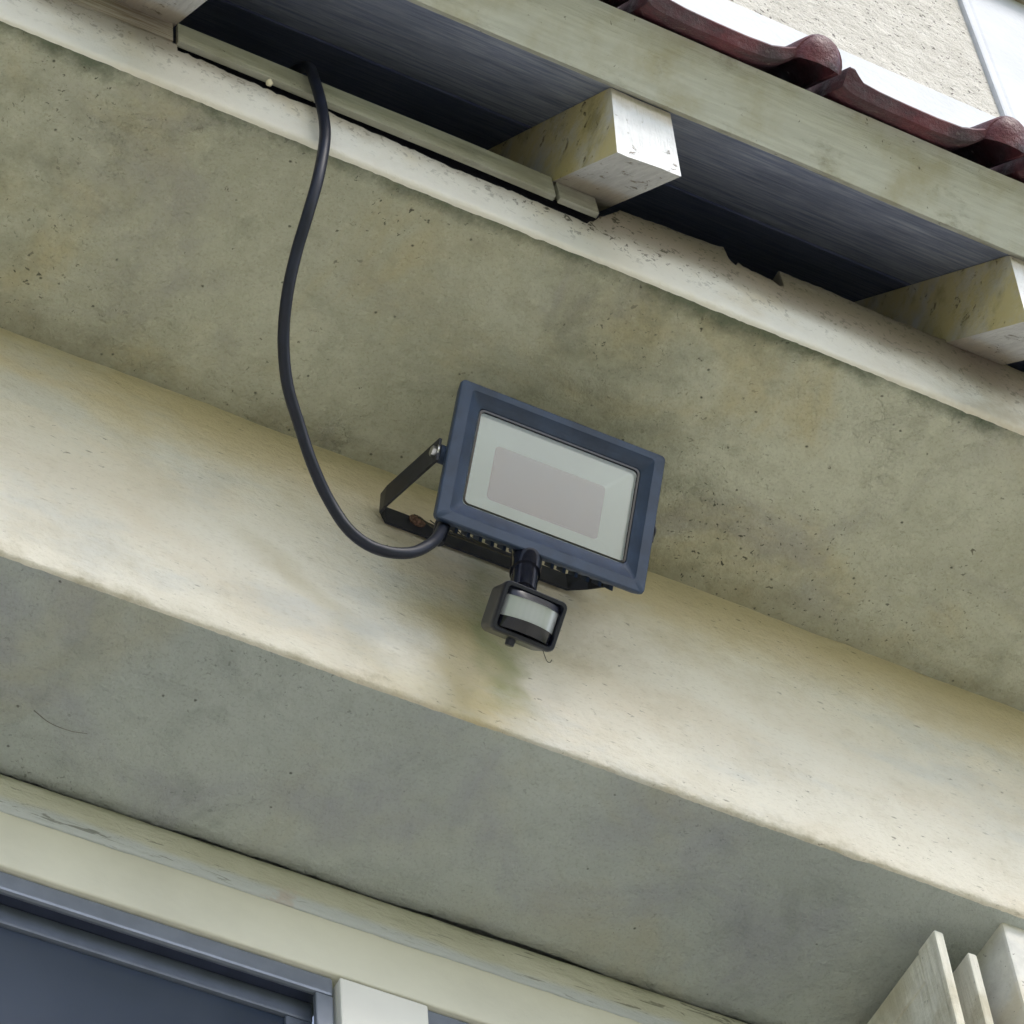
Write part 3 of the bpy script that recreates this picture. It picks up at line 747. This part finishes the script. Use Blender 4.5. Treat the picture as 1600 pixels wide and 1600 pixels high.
def tube(name, pts, rad, mat, org, seg=12, parent=None):
    verts, faces = [], []; up = Vector((1, .2, .1))
    for i, p in enumerate(pts):
        t = (pts[min(i+1, len(pts)-1)] - pts[max(i-1, 0)]).normalized()
        a = t.cross(up).normalized(); b = t.cross(a).normalized(); up = b.cross(t) if False else up
        r = rad(i/(len(pts)-1)) if callable(rad) else rad
        verts += [tuple(p + a*r*math.cos(2*math.pi*k/seg) + b*r*math.sin(2*math.pi*k/seg)) for k in range(seg)]
    for i in range(len(pts)-1):
        for k in range(seg): faces.append((i*seg+k, i*seg+(k+1)%seg, (i+1)*seg+(k+1)%seg, (i+1)*seg+k))
    faces.append(tuple(range(seg))[::-1]); faces.append(tuple(range((len(pts)-1)*seg, len(pts)*seg)))
    return link(name, mesh_from(name, verts, faces, org), mat, parent, smooth=True)
c = catmull(CP)
o = tube('power_cable', c, .0061, M['rubber'], tuple(c[0])); o.location = c[0]
tag(o, 'thick black power cable hanging in a loop from the roof gap to the floodlight', 'cable')

# ------------------------------------------------------------------ small things
p = [Vector(S(.026, -.026, -.006)), Vector(S(.030, -.032, -.004)), Vector(S(.033, -.036, -.002)), Vector(S(.036, -.036, -.001)), Vector(S(.0365, -.033, 0))]
o = tube('dead_stalk', catmull(p, 4), .00045, M['thread'], tuple(p[0]), 6); o.location = p[0]; tag(o, 'tiny hooked stalk hanging under the corner of the motion sensor', 'stalk')
p = [Vector((0.7105, 2.0650, Z1-.004)), Vector((0.7300, 2.0710, Z1-.007)), Vector((0.7520, 2.0730, Z1-.006)), Vector((0.7700, 2.0710, Z1-.004))]
o = tube('dry_twig', catmull(p, 5), lambda t: .0006*(1-.5*t), M['twig'], tuple(p[0]), 6); o.location = p[0]; tag(o, 'thin dry twig stuck to the grey underside of the beam, far left', 'twig')
bm = bmesh.new(); bmesh.ops.create_icosphere(bm, subdivisions=3, radius=.0048)
for vtx in bm.verts: vtx.co = Vector((vtx.co.x*.8, vtx.co.y*.7, vtx.co.z*1.15)) + noise.noise_vector(vtx.co*300)*.0012
me = bpy.data.meshes.new('insect_cocoon'); bm.to_mesh(me); bm.free()
o = link('insect_cocoon', me, M['cocoon'], smooth=True); o.location = (.741, Y2-.0035, 4.853); tag(o, 'tiny pale insect cocoon on the white edge strip left of the cable', 'cocoon')
def cobweb(name, pts, label):
    p0 = Vector(pts[0][0]); verts, faces = [], []
    for seg_ in pts:
        q = catmull(seg_, 4)
        for i in range(len(q)-1):
            d = (q[i+1]-q[i]).normalized(); a = d.cross(Vector((.3,.5,.8))).normalized(); b = d.cross(a); r = .0006
            bs = len(verts)
            for e in (q[i], q[i+1]):
                for k in range(4): verts.append(tuple(e - p0 + (a*math.cos(k*1.5708) + b*math.sin(k*1.5708))*r))
            for k in range(4): faces.append((bs+k, bs+(k+1)%4, bs+4+(k+1)%4, bs+4+k))
    o = link(name, mesh_from(name, verts, faces), M['thread']); o.location = p0; tag(o, label, 'cobweb')
rnd = random.Random(3)
strands = []
for k in range(9):
    u = -.085 + .011*k + rnd.uniform(-.004, .004)
    a = Vector(L(u, -.074, -.042)); b = Vector((LC.x + u + rnd.uniform(-.03, .03), Y1-.006, 4.697))
    strands.append([a, a.lerp(b, .5) + Vector((0, 0, -.006)), b])
cobweb('cobweb', strands, 'dusty cobweb strands between the floodlight and its bracket')
